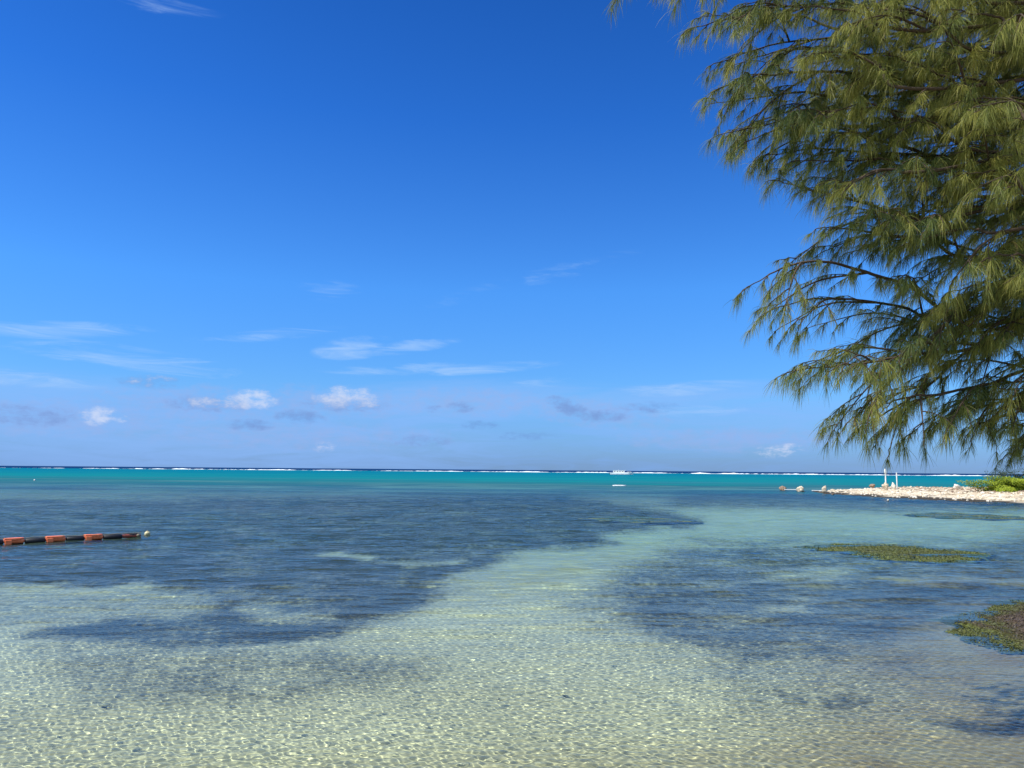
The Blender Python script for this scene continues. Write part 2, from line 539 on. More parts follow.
# ------------------------------------------------------------------ sea floor and beach: one sheet
ys = [-14.0]
while ys[-1] < 150: ys.append(ys[-1] + (0.5 if ys[-1] < 1 else max(0.055, 0.0095 * ys[-1])))
ys = np.array(ys)
us = np.linspace(-1, 1, 560)
U_, Y_ = np.meshgrid(us, ys)
X_ = U_ * (13 + 0.95 * np.maximum(Y_, 0))
sd = shore_dist(X_, Y_)
wd = weed_shade_map(X_, np.maximum(Y_, 2.0)) * sstep(2.5, 4.0, Y_) * sstep(-0.2, 0.8, -sd)
Z_ = bed_height(X_, Y_, sd, wd)
me = raw_mesh('sea_floor', np.stack([X_, Y_, Z_], -1), grid_faces(len(ys), len(us)))
fattr(me, 'weed', wd)  # weed cover, plus the tree shadow painted at lower right
bank = np.exp(-(((X_ - 6.3) / 1.5) ** 2 + ((Y_ - 10.3) / 1.5) ** 2) ** 1.2)
fattr(me, 'bank', np.clip(np.maximum(bank, 1.0 * sstep(-4.6, -2.0, sd)) * (0.6 + 0.8 * (fbm(X_ * 2, Y_ * 2, 99) - 0.3)), 0, 1))
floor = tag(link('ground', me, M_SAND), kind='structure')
floor.cycles.is_caustics_receiver = True

# ------------------------------------------------------------------ water: one sheet out to the horizon
ys = [1.0]
while ys[-1] < 30000:
    y = ys[-1]
    if y < 4.6: s = 0.03
    elif y < 62: s = max(0.0075, min(0.0012 * y, 0.012) if y < 10 else 0.0012 * y + 0.0011 * y * min(1, (y - 10) / 12))
    else: s = 0.0023 * y * (1 + (y - 62) / 60) if y < 500 else 0.025 * y
    ys.append(y + s)
ys = np.array(ys)
us = np.linspace(-1, 1, 2000)
us = us * (0.70 + 0.30 * us ** 2)
U_, Y_ = np.meshgrid(us, ys)
X_ = U_ * (2.2 + 0.90 * Y_)
dx = (2.2 + 0.90 * ys) * 2 / 1999 * 0.8
dy = np.gradient(ys)
cell = np.maximum(dx, dy)[:, None]
rng = np.random.default_rng(7)
Z_ = np.zeros_like(X_)
calm = 0.65 + 0.7 * (fbm(X_ * 0.10, Y_ * 0.22, 44) - 0.35)
for k in range(54):
    lam = 0.044 * (0.130 / 0.044) ** rng.random()
    th = rng.normal(0.15, 0.75)
    ph = rng.uniform(0, 6.283)
    fade = sstep(3.2, 5.5, lam / cell)
    rows = np.where(fade[:, 0] > 0)[0]
    if len(rows):
        r = rows[-1] + 1
        Z_[:r] += fade[:r] * 0.00185 * lam * np.sin(2 * np.pi / lam * (math.sin(th) * X_[:r] + math.cos(th) * Y_[:r]) + ph)
for k in range(44):
    lam = 0.22 * (2.4 / 0.22) ** (rng.random() ** 1.3)
    th = rng.normal(-0.06, 0.34)
    ph = rng.uniform(0, 6.283)
    fade = sstep(3.2, 5.5, lam / cell)
    r = np.where(fade[:, 0] > 0)[0][-1] + 1
    grow = (0.06 + 0.94 * sstep(6.5, 15, Y_[:r]))
    Z_[:r] += grow * fade[:r] * 0.0040 * lam * np.sin(2 * np.pi / lam * (math.sin(th) * X_[:r] + math.cos(th) * Y_[:r]) + ph)
Z_ *= calm
me = raw_mesh('water', np.stack([X_, Y_, Z_], -1), grid_faces(len(ys), len(us)))
D_ = Y_ + (fbm(X_ * 0.03, Y_ * 0.03, 60) - 0.5) * 0.28 * Y_
fattr(me, 'body', sstep(34, 80, D_) * 0.97 + 0.03 * sstep(8, 20, Y_))
wfar = np.zeros_like(X_)
sel = Y_ < 260
wf = weed_shade_map(X_[sel], Y_[sel])
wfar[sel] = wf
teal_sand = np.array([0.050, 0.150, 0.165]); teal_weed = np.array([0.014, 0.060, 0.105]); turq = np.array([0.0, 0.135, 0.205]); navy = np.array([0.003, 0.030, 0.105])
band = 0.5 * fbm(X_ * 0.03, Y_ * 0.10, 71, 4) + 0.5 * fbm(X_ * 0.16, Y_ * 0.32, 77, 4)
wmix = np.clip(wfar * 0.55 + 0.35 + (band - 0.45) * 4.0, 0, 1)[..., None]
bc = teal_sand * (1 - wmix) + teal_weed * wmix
t1 = (sstep(72, 190, D_ + (band - 0.45) * 150))[..., None]
tq = np.clip(0.5 + (band - 0.45) * 2.5, 0, 1)[..., None] * (1 - sstep(150, 420, Y_))[..., None]
bc = bc * (1 - t1) + (turq * (1 - tq) + np.array([0.006, 0.175, 0.190]) * tq) * t1
t2 = sstep(700, 790, Y_ + (fbm(X_ * 0.004, Y_ * 0.001, 80) - 0.5) * 160)[..., None]
bc = bc * (1 - t2) + navy * t2
cattr(me, 'body_colour', bc)
tk = sstep(4.5, 26, Y_)[..., None]
cattr(me, 'tint', np.array([0.92, 0.97, 0.875]) * (1 - tk) + np.array([0.73, 0.95, 0.955]) * tk)
fattr(me, 'ripple', 0.03 + 0.75 * sstep(8, 24, Y_) * (0.5 + 0.5 * calm))
fattr(me, 'sheen', 0.92 - 0.86 * sstep(24, 120, Y_))
water = tag(link('water', me, M_WATER), kind='structure')
water.cycles.is_caustics_caster = True

# ------------------------------------------------------------------ surf on the reef
def surf_mat():
    m, nt, out = new_mat('surf_foam')
    h = NT(nt)
    b = h.n('ShaderNodeBsdfPrincipled')
    pos = h.n('ShaderNodeNewGeometry').outputs['Position']
    h.set(b.inputs['Base Color'], h.mixc(h.noise(pos, 0.6, 4), (0.85, 0.88, 0.9, 1), (0.72, 0.80, 0.84, 1)))
    b.inputs['Roughness'].default_value = 0.9
    nt.links.new(b.outputs[0], out.inputs[0])
    return m

M_SURF = surf_mat()
acc = Acc()
rs = np.random.default_rng(6)
def surf_line(px0, px1, y_m, h0):
    x0, x1 = (px0 - 512) / FOC * y_m, (px1 - 512) / FOC * y_m
    n = max(6, int((x1 - x0) / 1.6))
    xs = np.linspace(x0, x1, n)
    prof = sstep(0, 0.2, np.linspace(0, 1, n)) * sstep(0, 0.2, 1 - np.linspace(0, 1, n))
    sd_ = int(rs.integers(0, 999))
    hh = h0 * prof * np.clip(-0.05 + 1.6 * (fbm(xs * 0.06, xs * 0 + sd_, sd_) - 0.3) + 0.5 * (vnoise(xs * 0.7, xs * 0, sd_) - 0.5), 0.02, 2)
    yc = y_m + 14 * (fbm(xs * 0.02, xs * 0, sd_ + 3) - 0.5)
    m = 7
    V = []
    for k in range(m):
        a = math.pi * k / (m - 1)
        V.append(np.stack([xs, yc - 3.2 * math.cos(a) * (0.4 + hh), -0.15 + (hh + 0.15) * math.sin(a) ** 0.7 * (0.8 + 0.4 * vnoise(xs * 1.1, xs * 0 + k * 3.3, sd_ + 9))], -1))
    V = np.stack(V, 0)
    acc.add(V.reshape(-1, 3), grid_faces(m, n))
for p0, p1, yy, hh in [(-260, 40, 760, .35), (30, 70, 750, .6), (80, 125, 755, .6), (120, 200, 745, 1.0), (185, 300, 750, .8), (240, 330, 740, .9), (290, 440, 748, .75), (420, 470, 740, .8), (455, 560, 745, .75),
                       (545, 620, 735, .9), (600, 720, 740, .85), (690, 745, 690, 1.3), (700, 800, 715, 1.4), (740, 860, 725, 1.0), (790, 905, 700, 1.0), (880, 960, 690, .9), (930, 1010, 720, .8), (990, 1300, 730, .7)]:
    surf_line(p0, p1, yy, hh)
surf = tag(link('surf', acc.mesh('surf'), M_SURF), 'thin white line of surf breaking on the reef below the horizon', 'surf', kind='stuff')

# ------------------------------------------------------------------ coral spit on the right
SPIT = [at_z(815, 492), at_z(832, 494), at_z(866, 496.5), at_z(905, 498.6), at_z(960, 501.2), at_z(1024, 503.2), at_z(1130, 507), Vector((95, 55, 0)), Vector((95, 92, 0)), Vector((60, 88, 0)), Vector((42, 86, 0)), Vector((33, 84, 0))]
gx, gy = np.meshgrid(np.arange(24, 92, 0.14), np.arange(42, 94, 0.14))
spd = poly_sd(gx, gy, [(p.x, p.y) for p in SPIT]) + (fbm(gx * 0.35, gy * 0.35, 90) - 0.5) * 2.0
spit_h = np.where(spd > 0, 0.66 * sstep(-3, 10, spd) * (0.85 + 0.3 * fbm(gx * 0.3, gy * 0.3, 91)) - 0.06, np.maximum(spd * 0.14, -1.0) - 0.0)
spit_h += sstep(0.5, 3, spd) * ((fbm(gx * 1.6, gy * 1.6, 92) - 0.5) * 0.16 + (fbm(gx * 4, gy * 4, 93) - 0.5) * 0.10)

def spit_mat():
    m, nt, out = new_mat('coral_sand')
    h = NT(nt)
    pos = h.n('ShaderNodeNewGeometry').outputs['Position']
    n1 = h.noise(pos, 0.7, 6, 0.65)
    col = h.mixc(h.maprange(n1, 0.35, 0.66, 0, 1), (0.70, 0.62, 0.48, 1), (0.46, 0.37, 0.25, 1))
    col = h.mixc(h.maprange(h.noise(h.mapping(pos, (0.5, 1, 1)), 2.2, 5, 0.7), 0.52, 0.62, 0, 0.8), col, (0.12, 0.085, 0.055, 1))
    wet = h.attr('wet').outputs['Fac']
    col = h.mixc(wet, col, (0.045, 0.036, 0.024, 1))
    b = h.n('ShaderNodeBsdfPrincipled')
    h.set(b.inputs['Base Color'], col)
    b.inputs['Roughness'].default_value = 0.85
    b.inputs['Specular IOR Level'].default_value = 0.2
    bn = h.n('ShaderNodeBump')
    bn.inputs['Strength'].default_value = 0.8
    bn.inputs['Distance'].default_value = 0.12
    h.set(bn.inputs['Height'], h.noise(pos, 3, 5, 0.7))
    h.set(b.inputs['Normal'], bn.outputs[0])
    nt.links.new(b.outputs[0], out.inputs[0])
    return m

me = raw_mesh('coral_spit', np.stack([gx, gy, spit_h], -1), grid_faces(*gx.shape))
fattr(me, 'wet', sstep(2.6, 1.2, spd + 4.0 * (fbm(gx * 0.22, gy * 0.5, 95) - 0.42)))
tag(link('sand_spit', me, spit_mat()), kind='structure')

def spit_z(x, y):
    i = int(np.clip((y - 42) / 0.14, 0, gx.shape[0] - 1)); j = int(np.clip((x - 24) / 0.14, 0, gx.shape[1] - 1))
    return float(spit_h[i, j])

def rock_arrays(c, s, seed, sub=2, rough=0.35):
    bm = bmesh.new()
    bmesh.ops.create_icosphere(bm, subdivisions=sub, radius=1.0)
    off = Vector((seed * 3.17, seed * 1.3, -seed * 2.1))
    for v in bm.verts:
        n = mnoise.noise(v.co * 1.1 + off) * rough + mnoise.noise(v.co * 2.7 + off) * rough * 0.55
        v.co *= 1 + n
        v.co = Vector((v.co.x * s[0], v.co.y * s[1], v.co.z * s[2]))
    bmesh.ops.rotate(bm, cent=(0, 0, 0), matrix=Matrix.Rotation(seed * 1.7, 3, 'Z'), verts=bm.verts)
    bm.verts.index_update()
    V = np.array([v.co[:] for v in bm.verts]) + np.array(c)
    T = np.array([[v.index for v in f.verts] for f in bm.faces])
    bm.free()
    return V, T

M_CORAL = simple_mat('coral_rock', (0.70, 0.62, 0.48), 0.9, scale=9, bump=0.5, spec=0.15, col2=(0.30, 0.23, 0.16))
M_PALE = simple_mat('pale_coral_rock', (0.72, 0.68, 0.60), 0.9, scale=8, bump=0.5, spec=0.15, col2=(0.5, 0.44, 0.36))
M_BROWN = simple_mat('brown_coral_rock', (0.34, 0.24, 0.17), 0.9, scale=8, bump=0.5, spec=0.15, col2=(0.16, 0.11, 0.08))

def rubble(name, n, label, mat, seed, smin, smax, lo, hi):
    r = random.Random(seed)
    a = Acc()
    k = 0
    while k < n:
        px = r.uniform(815, 1110)
        y = r.uniform(52, 84)
        x = (px - 512) / FOC * y
        z = spit_z(x, y)
        if not (lo < z < hi): continue
        s = r.uniform(smin, smax) * (1.6 if r.random() < 0.07 else 1)
        V, T = rock_arrays((x, y, z + s * 0.15), (s, s * r.uniform(0.6, 1.0), s * r.uniform(0.3, 0.6)), r.uniform(0, 99), 1)
        a.add(V, t=T)
        k += 1
    o = link(name, a.mesh(name, False), mat)
    return tag(o, label, 'coral rubble', kind='stuff')
rubble('coral_rubble', 2600, 'cream coral rubble strewn along the crest of the sand spit', M_CORAL, 1, 0.05, 0.15, 0.10, 2)
rubble('brown_rubble', 1500, 'dark brown coral rubble scattered through the pale rubble of the spit', M_BROWN, 2, 0.06, 0.17, 0.42, 2)
rubble('shell_rubble', 500, 'whitest coral fragments lying on the lower slope of the spit', M_PALE, 3, 0.05, 0.15, 0.0, 0.5)

def rock(px, py, D, w, h, mat, label, seed, group=None):
    p = at_depth(px, py, D)
    V, T = rock_arrays((0, 0, h * 0.3), (w / 2, w / 2 * 0.7, h * 0.6), seed, 3, 0.62)
    o = link('rock', raw_mesh('rock', V, tris=T), mat)
    o.location = p
    o.cycles.is_caustics_receiver = True
    return tag(o, label, 'rock', group)
rock(782.5, 491.2, 84, 0.75, 0.55, M_BROWN, 'brown rock in the water at the left end of the thin white pipe', 3.1, 'rocks off the spit')
rock(800.5, 492, 80, 0.75, 0.55, M_CORAL, 'cream pointed rock in the water at the right end of the thin white pipe', 5.3, 'rocks off the spit')
rock(824.5, 493, 76, 0.60, 0.75, M_CORAL, 'upright cream rock standing at the very tip of the sand spit', 7.9, 'rocks off the spit')
rock(833, 494.6, 70, 0.3, 0.12, M_BROWN, 'small dark rock in the water just below the tip of the spit', 2.3, 'rocks off the spit')
rock(888, 500.6, 55, 0.16, 0.12, M_PALE, 'tiny white stone in the water in front of the tall white post', 4.4, 'rocks off the spit')
rock(885.5, 487.6, 73, 0.55, 0.5, M_CORAL, 'cream coral rock heaped at the foot of the tall white post', 11.2)
rock(893.6, 487.6, 73, 0.42, 0.42, M_PALE, 'whitish rock between the feet of the two white posts', 13.8)
rock(872, 486.6, 74, 0.6, 0.3, M_BROWN, 'brown rock on the crest of the spit left of the two posts', 15.7)
rock(957, 488.6, 70, 0.8, 0.45, M_PALE, 'big pale boulder on the spit just left of the green bush', 17.3)

M_PIPE = simple_mat('white_pipe', (0.78, 0.78, 0.76), 0.5, 0.12, 3, 0.05)
def pipe(px0, px1, py0, py1, D, label):
    a, b = at_depth(px0, py0, D), at_depth(px1, py1, D)
    d = b - a
    bm = bmesh.new()
    L = d.length
    add_lathe(bm, [(0.042, 0), (0.055, 0.0), (0.055, 0.09), (0.045, 0.1), (0.045, L - 0.1), (0.055, L - 0.09), (0.055, L)], 12, 'X')
    o = bm_obj('pipe', bm, M_PIPE, smooth=False)
    o.location = a
    o.rotation_euler = (0, -math.asin(d.z / L), math.atan2(d.y, d.x))
    return tag(o, label, 'pipe')
pipe(784.5, 799.5, 489.6, 489.8, 82, 'thin white pipe lying between two rocks left of the spit')
pipe(812, 823, 490.6, 490.8, 79, 'short white pipe lying against the upright rock at the spit tip')

# posts
M_POST = simple_mat('white_paint_post', (0.80, 0.80, 0.78), 0.55, 0.1, 4, 0.08)
t = empty('marker_post', at_depth(886, 488, 73), 'tall white post with a thicker rounded head standing on the spit', 'post', 'white posts on the spit')
bm = bmesh.new(); add_lathe(bm, [(0.065, -0.2), (0.062, 0.3), (0.055, 1.35), (0.055, 1.36)], 14); bm_obj('shaft', bm, M_POST, t, True)
bm = bmesh.new(); add_lathe(bm, [(0.075, 1.36), (0.09, 1.39), (0.10, 1.5), (0.095, 1.66), (0.07, 1.76), (0.03, 1.80)], 16); bm_obj('post_head', bm, M_POST, t, True)
bm = bmesh.new(); add_lathe(bm, [(0.115, -0.1), (0.115, 0.12), (0.09, 0.16)], 14); bm_obj('foot_collar', bm, M_PALE, t, True)
t = empty('marker_post', at_depth(897.2, 488, 73), 'shorter thinner white post with a flat top on the spit', 'post', 'white posts on the spit')
bm = bmesh.new(); add_box(bm, (0, 0, 0.6), (0.075, 0.075, 1.6), 0.3, 0.008); bm_obj('shaft', bm, M_POST, t)
bm = bmesh.new(); add_box(bm, (0, 0, 1.42), (0.10, 0.10, 0.045), 0.3, 0.008); bm_obj('post_cap', bm, M_POST, t)

# ------------------------------------------------------------------ leafy bushes on the spit
def leaf_mat(name, c1, c2, trans=0.35):
    m, nt, out = new_mat(name)
    h = NT(nt)
    tone = h.attr('tone').outputs['Fac']
    col = h.mixc(tone, (*c1, 1), (*c2, 1))
    b = h.n('ShaderNodeBsdfPrincipled')
    h.set(b.inputs['Base Color'], col)
    b.inputs['Roughness'].default_value = 0.55
    b.inputs['Specular IOR Level'].default_value = 0.25
    tr = h.n('ShaderNodeBsdfTranslucent')
    h.set(tr.inputs['Color'], col)
    mx = h.n('ShaderNodeMixShader')
    mx.inputs[0].default_value = trans
    nt.links.new(b.outputs[0], mx.inputs[1]); nt.links.new(tr.outputs[0], mx.inputs[2])
    nt.links.new(mx.outputs[0], out.inputs[0])
    return m

def leaves(P, Nrm, L, W, seed, tone, droop=0.0):
    """boat-shaped leaves at P facing Nrm; returns verts, quads, per-vertex tone"""
    r = np.random.default_rng(seed)
    n = len(P)
    Nrm = Nrm / (np.linalg.norm(Nrm, axis=1, keepdims=True) + 1e-9)
    A = np.cross(Nrm, r.normal(size=(n, 3))); A /= np.linalg.norm(A, axis=1, keepdims=True) + 1e-9
    B = np.cross(Nrm, A)
    L = L * r.uniform(0.6, 1.25, n)[:, None]; W = W * r.uniform(0.7, 1.2, n)[:, None]
    base = P
    mid = P + A * L * 0.5
    tip = P + A * L - Nrm * L * 0.15
    V = np.stack([base, mid + B * W * 0.5 + Nrm * L * 0.08, tip, mid - B * W * 0.5 + Nrm * L * 0.08, mid - Nrm * 0.02 * L], 1)
    i = np.arange(n)[:, None] * 5
    Q = np.concatenate([i + np.array([[0, 1, 2, 4]]), i + np.array([[0, 4, 2, 3]])])
    return V.reshape(-1, 3), Q, np.repeat(tone, 5)

M_BARK = simple_mat('bark', (0.085, 0.062, 0.045), 0.9, 0.4, 12, 0.5, 0.15)
def bush(name, px, D, w, dpt, h, n, L, mats, label, seed, zb=None):
    p = at_depth(px, 489, D)
    zb = spit_z(p.x, p.y) - 0.03 if zb is None else zb
    o = empty(name, (p.x, p.y, zb), label, 'bush')
    r = np.random.default_rng(seed)
    th = r.uniform(0, 2 * np.pi, n); ph = np.arccos(r.uniform(0, 1, n)); rr = r.uniform(0.6, 1.0, n) ** 0.5 / np.maximum(np.sin(ph), np.cos(ph)) ** 0.55
    d = np.stack([np.sin(ph) * np.cos(th), np.sin(ph) * np.sin(th), np.cos(ph)], -1)
    lump = 0.72 + 0.5 * np.array([mnoise.noise(Vector((x[0] * 2.3 + seed, x[1] * 2.3, x[2] * 2.3))) for x in d])
    d = np.sign(d) * np.abs(d) ** 0.7
    P = d * (rr * lump)[:, None] * np.array([w / 2, dpt / 2, h])
    P[:, 2] = np.maximum(P[:, 2], 0.04)
    tone = np.clip(0.5 + r.normal(0, 0.28, n), 0, 1)
    V, Q, T = leaves(P, d + r.normal(0, 0.55, (n, 3)) + np.array([0, 0, 0.6]), L, L * 0.55, seed + 1, tone)
    me = raw_mesh('foliage', V, Q, smooth=False)
    fattr(me, 'tone', T)
    link('foliage', me, mats, o)
    a = Acc()
    for k in range(16):
        an = r.uniform(0, 6.28); e = np.array([math.cos(an) * w * 0.34, math.sin(an) * dpt * 0.34, h * r.uniform(0.35, 0.8)])
        pts = np.array([e * t + np.array([0, 0, 0.12 * h * math.sin(3.14 * t)]) for t in np.linspace(0, 1, 6)])
        v, q = tube_arrays(pts, np.linspace(0.03, 0.008, 6), 5)
        a.add(v, q)
    link('stems', a.mesh('stems'), M_BARK, o)
    return o
M_LIME = leaf_mat('lime_leaf', (0.36, 0.42, 0.026), (0.15, 0.22, 0.018))
M_DEEP = leaf_mat('deep_leaf', (0.05, 0.075, 0.022), (0.028, 0.05, 0.018))
bush('spreading_bush', 1037, 63, 11.4, 5.0, 1.2, 17000, 0.17, M_LIME, 'lime green spreading bush on the sand spit at the right edge', 21)
bush('dark_bush', 1016, 76, 5.5, 3.0, 2.1, 3000, 0.16, M_DEEP, 'dark green bush rising behind the lime green bush', 33)

# ------------------------------------------------------------------ floating boom on the left
M_NAVY = simple_mat('navy_fabric', (0.009, 0.011, 0.018), 0.6, 0.3, 10, 0.2)
M_ORANGE = simple_mat('orange_float', (0.95, 0.24, 0.10), 0.55, 0.25, 12, 0.2, col2=(0.82, 0.17, 0.07))
M_RED = simple_mat('faded_red_float', (0.30, 0.075, 0.055), 0.6, 0.3, 12, 0.2)
M_ROPE = simple_mat('rope', (0.25, 0.22, 0.16), 0.9, 0.3, 40, 0.3)
b0, b1 = at_z(-2, 544.3), at_z(141, 537.2)
bd = (b1 - b0).normalized()
rzb = math.atan2(bd.y, bd.x)
boom = empty('floating_boom', b1, 'navy floating boom with orange floats lying on the water at left', 'boom', rz=rzb)
def along(px):                                   # metres from the right-hand end, negative to the left
    f = (px - 141) / 143.0
    return f * (b1 - b0).length
def boom_part(name, x0, x1, r, mat, zc=0.03, flat=0.85, end=0.06, seg=14, par=None):
    bm = bmesh.new()
    prof = [(r * 0.35, x0), (r * 0.8, x0 + end * 0.35), (r, x0 + end), (r * 1.02, (x0 + x1) / 2), (r, x1 - end), (r * 0.8, x1 - end * 0.35), (r * 0.35, x1)]
    add_lathe(bm, prof, seg, 'X')
    for v in bm.verts: v.co.z = v.co.z * flat + zc
    return bm_obj(name, bm, mat, par or boom, True)
oranges = [(3, 22), (42, 61.5), (80.5, 99.5), (-36, -17), (-75, -56), (-114, -95)]
darks = [(22.2, 41.8), (61.8, 80.2), (99.8, 120), (-16.7, 2.7), (-55.7, -36.3), (-94.7, -75.3)]
for p0, p1 in darks:
    boom_part('dark_section', along(p0), along(p1), 0.10, M_NAVY, 0.045, 0.72, 0.03)
for p0, p1 in oranges:
    x0, x1 = along(p0), along(p1)
    f = boom_part('orange_float', x0, x1, 0.076, M_ORANGE, 0.065, 0.85, 0.03)
    # flat deck plate with a pointed nose, and a square block hanging at the left end
    bm = bmesh.new()
    pts = [(x0, -0.1), (x1 - 0.12, -0.1), (x1 - 0.02, -0.03), (x1 - 0.02, 0.03), (x1 - 0.12, 0.1), (x0, 0.1)]
    lo = [bm.verts.new((x, y, 0.095)) for x, y in pts]; hi = [bm.verts.new((x, y, 0.142)) for x, y in pts]
    bm.faces.new(lo[::-1]); bm.faces.new(hi)
    for k in range(6): bm.faces.new((lo[k], lo[(k + 1) % 6], hi[(k + 1) % 6], hi[k]))
    bm_obj('deck_plate', bm, M_ORANGE, f)
    bm = bmesh.new(); add_box(bm, (x0 + 0.085, -0.102, 0.03), (0.15, 0.05, 0.14), 0, 0.012); bm_obj('joint_block', bm, M_ORANGE, f)
    bm = bmesh.new(); add_box(bm, ((x0 + x1) / 2, 0, -0.09), (abs(x1 - x0) * 0.9, 0.02, 0.2)); bm_obj('skirt', bm, M_NAVY, f)
boom_part('end_section', along(117), along(141), 0.07, M_RED, 0.055, 0.85, 0.16)
boom_part('end_sleeve', along(124), along(138), 0.068, M_NAVY, 0.058, 1.05, 0.1)
bm = bmesh.new(); add_lathe(bm, [(0.01, 0.0), (0.035, 0.02), (0.045, 0.05), (0.035, 0.08), (0.01, 0.1)], 12, 'X', (along(135), -0.06, 0.06)); bm_obj('shackle', bm, M_ROPE, boom, True)
v, q = tube_arrays([(x, 0.02 * math.sin(x * 4), 0.13 + 0.008 * math.sin(x * 9)) for x in np.linspace(along(-114), along(141), 80)], np.full(80, 0.011), 6)
link('rope', raw_mesh('rope', v, q), M_ROPE, boom)

M_BUOY = simple_mat('weathered_buoy', (0.62, 0.56, 0.33), 0.5, 0.3, 14, 0.15, col2=(0.32, 0.28, 0.15))
bp = at_z(147.3, 535.6)
buoy = empty('ball_buoy', bp, 'round yellowish ball buoy floating off the end of the boom', 'buoy')
bm = bmesh.new(); bmesh.ops.create_uvsphere(bm, u_segments=20, v_segments=14, radius=0.085); bmesh.ops.translate(bm, vec=(0, 0, 0.045), verts=bm.verts); bm_obj('ball', bm, M_BUOY, buoy, True)
bm = bmesh.new(); add_lathe(bm, [(0.028, 0.115), (0.028, 0.145), (0.018, 0.15), (0.018, 0.16)], 10); bm_obj('eyelet', bm, M_ROPE, buoy, True)
v, q = tube_arrays([(x, -0.02 * x, 0.01 + 0.02 * math.cos(x * 18)) for x in np.linspace(-0.22, -0.05, 12)], np.full(12, 0.009), 6)
link('tether', raw_mesh('tether', v, q), M_ROPE, buoy)

M_WHITE = simple_mat('white_gelcoat', (0.82, 0.82, 0.82), 0.35, 0.06, 2, 0.0, 0.5)
wb = empty('mooring_buoy', at_z(34.5, 480.6), 'tiny white mooring buoy far out on the left of the lagoon', 'buoy')
bm = bmesh.new(); add_lathe(bm, [(0.03, -0.1), (0.10, -0.05), (0.13, 0.03), (0.11, 0.10), (0.06, 0.15), (0.02, 0.16)], 16); bm_obj('float_body', bm, M_WHITE, wb, True)
bm = bmesh.new(); add_lathe(bm, [(0.132, 0.02), (0.136, 0.03), (0.132, 0.045)], 16); bm_obj('rubbing_band', bm, M_NAVY, wb, True)

# long white float short of the boat
fp = at_z(619.5, 486.2)
fl = empty('long_float', fp, 'long flat white float lying on the water in front of the boat', 'float')
def hull_bm(L, B, H, zb, rake=0.35, n=14):
    bm = bmesh.new()
    rings = []
    for k in range(n):
        s = k / (n - 1)
        x = (s - 0.5) * L
        wv = B / 2 * (1 - max(0, (s - 0.74) / 0.26) ** 2.6) * (0.88 + 0.12 * min(1, s * 4))
        sheer = H * (1 + 0.28 * max(0, s - 0.35) ** 1.6)
        keel = zb + (sheer * 0.75 - zb) * max(0, (s - 0.72) / 0.28) ** 2
        wv = max(wv, 0.03)
        prof = [(-wv, sheer), (-wv * 1.03, sheer * 0.5), (-wv * 1.0, sheer * 0.05), (0, keel), (wv * 1.0, sheer * 0.05), (wv * 1.03, sheer * 0.5), (wv, sheer)]
        rings.append([bm.verts.new((x + rake * max(0, s - 0.8) * z, y, z)) for y, z in prof])
    for a, b in zip(rings[:-1], rings[1:]):
        for j in range(6): bm.faces.new((a[j], a[j + 1], b[j + 1], b[j]))
        bm.faces.new((a[6], a[0], b[0], b[6]))
    bm.faces.new(rings[0]); bm.faces.new(rings[-1][::-1])
    return bm
bm = hull_bm(1.75, 0.62, 0.13, -0.06, 0.1); bm_obj('float_hull', bm, M_WHITE, fl, True)
bm = bmesh.new(); add_box(bm, (-0.1, 0, 0.148), (1.1, 0.36, 0.03), 0, 0.01); bm_obj('deck_pad', bm, M_PIPE, fl)

# boat
M_GLASS = simple_mat('dark_window', (0.02, 0.025, 0.03), 0.12, 0.2, 2, 0.0, 0.6)
M_STRIPE = simple_mat('pale_trim', (0.70, 0.72, 0.74), 0.5, 0.1, 2, 0.0)
bt = empty('motor_boat', at_z(621.7, 474.5), 'white motor boat with a long cabin and dark windows out by the reef', 'boat')
BD = bt.location.y
sc_b = BD / FOC
bl = 22.5 * sc_b
bm = hull_bm(bl, bl * 0.30, 2.1 * sc_b, -0.35); hull = bm_obj('hull', bm, M_WHITE, bt, False)
bm = bmesh.new(); add_box(bm, (-0.02 * bl, 0, 1.95 * sc_b), (bl * 0.95, bl * 0.302, 0.10)); 
bm_obj('gunwale_stripe', bm, M_STRIPE, hull)
ch = 2.1 * sc_b
cabin = empty_c = None
bm = bmesh.new()
add_box(bm, (-0.12 * bl, 0, ch + 0.85 * sc_b), (bl * 0.50, bl * 0.23, 1.7 * sc_b), 0, 0.05)
cabin = bm_obj('cabin', bm, M_WHITE, bt)
for k in range(4):
    for s in (-1, 1):
        bm = bmesh.new(); add_box(bm, (-0.295 * bl + k * 0.116 * bl, s * bl * 0.1155, ch + 0.95 * sc_b), (bl * 0.060, 0.04, 0.6 * sc_b), 0, 0.012); bm_obj('window', bm, M_GLASS, cabin)
bm = bmesh.new(); add_box(bm, (0.132 * bl, 0, ch + 0.97 * sc_b), (0.04, bl * 0.18, 0.7 * sc_b), 0, 0.012); bm_obj('windscreen', bm, M_GLASS, cabin)
bm = bmesh.new(); add_box(bm, (-0.10 * bl, 0, ch + 1.82 * sc_b), (bl * 0.56, bl * 0.25, 0.28 * sc_b), 0, 0.04); bm_obj('roof', bm, M_WHITE, bt)
for sx, s in ((0.28, 1), (0.28, -1), (0.40, 1), (0.40, -1)):
    bm = bmesh.new(); add_lathe(bm, [(0.03, ch - 0.1), (0.03, ch + 0.45)], 8, 'Z', (sx * bl, s * bl * 0.085, 0)); bm_obj('rail_post', bm, M_STRIPE, bt, True)
for s in (1, -1):
    bm = bmesh.new(); add_lathe(bm, [(0.025, 0.24 * bl), (0.025, 0.43 * bl)], 8, 'X', (0, s * bl * 0.085, ch + 0.45)); bm_obj('bow_rail', bm, M_STRIPE, bt, True)
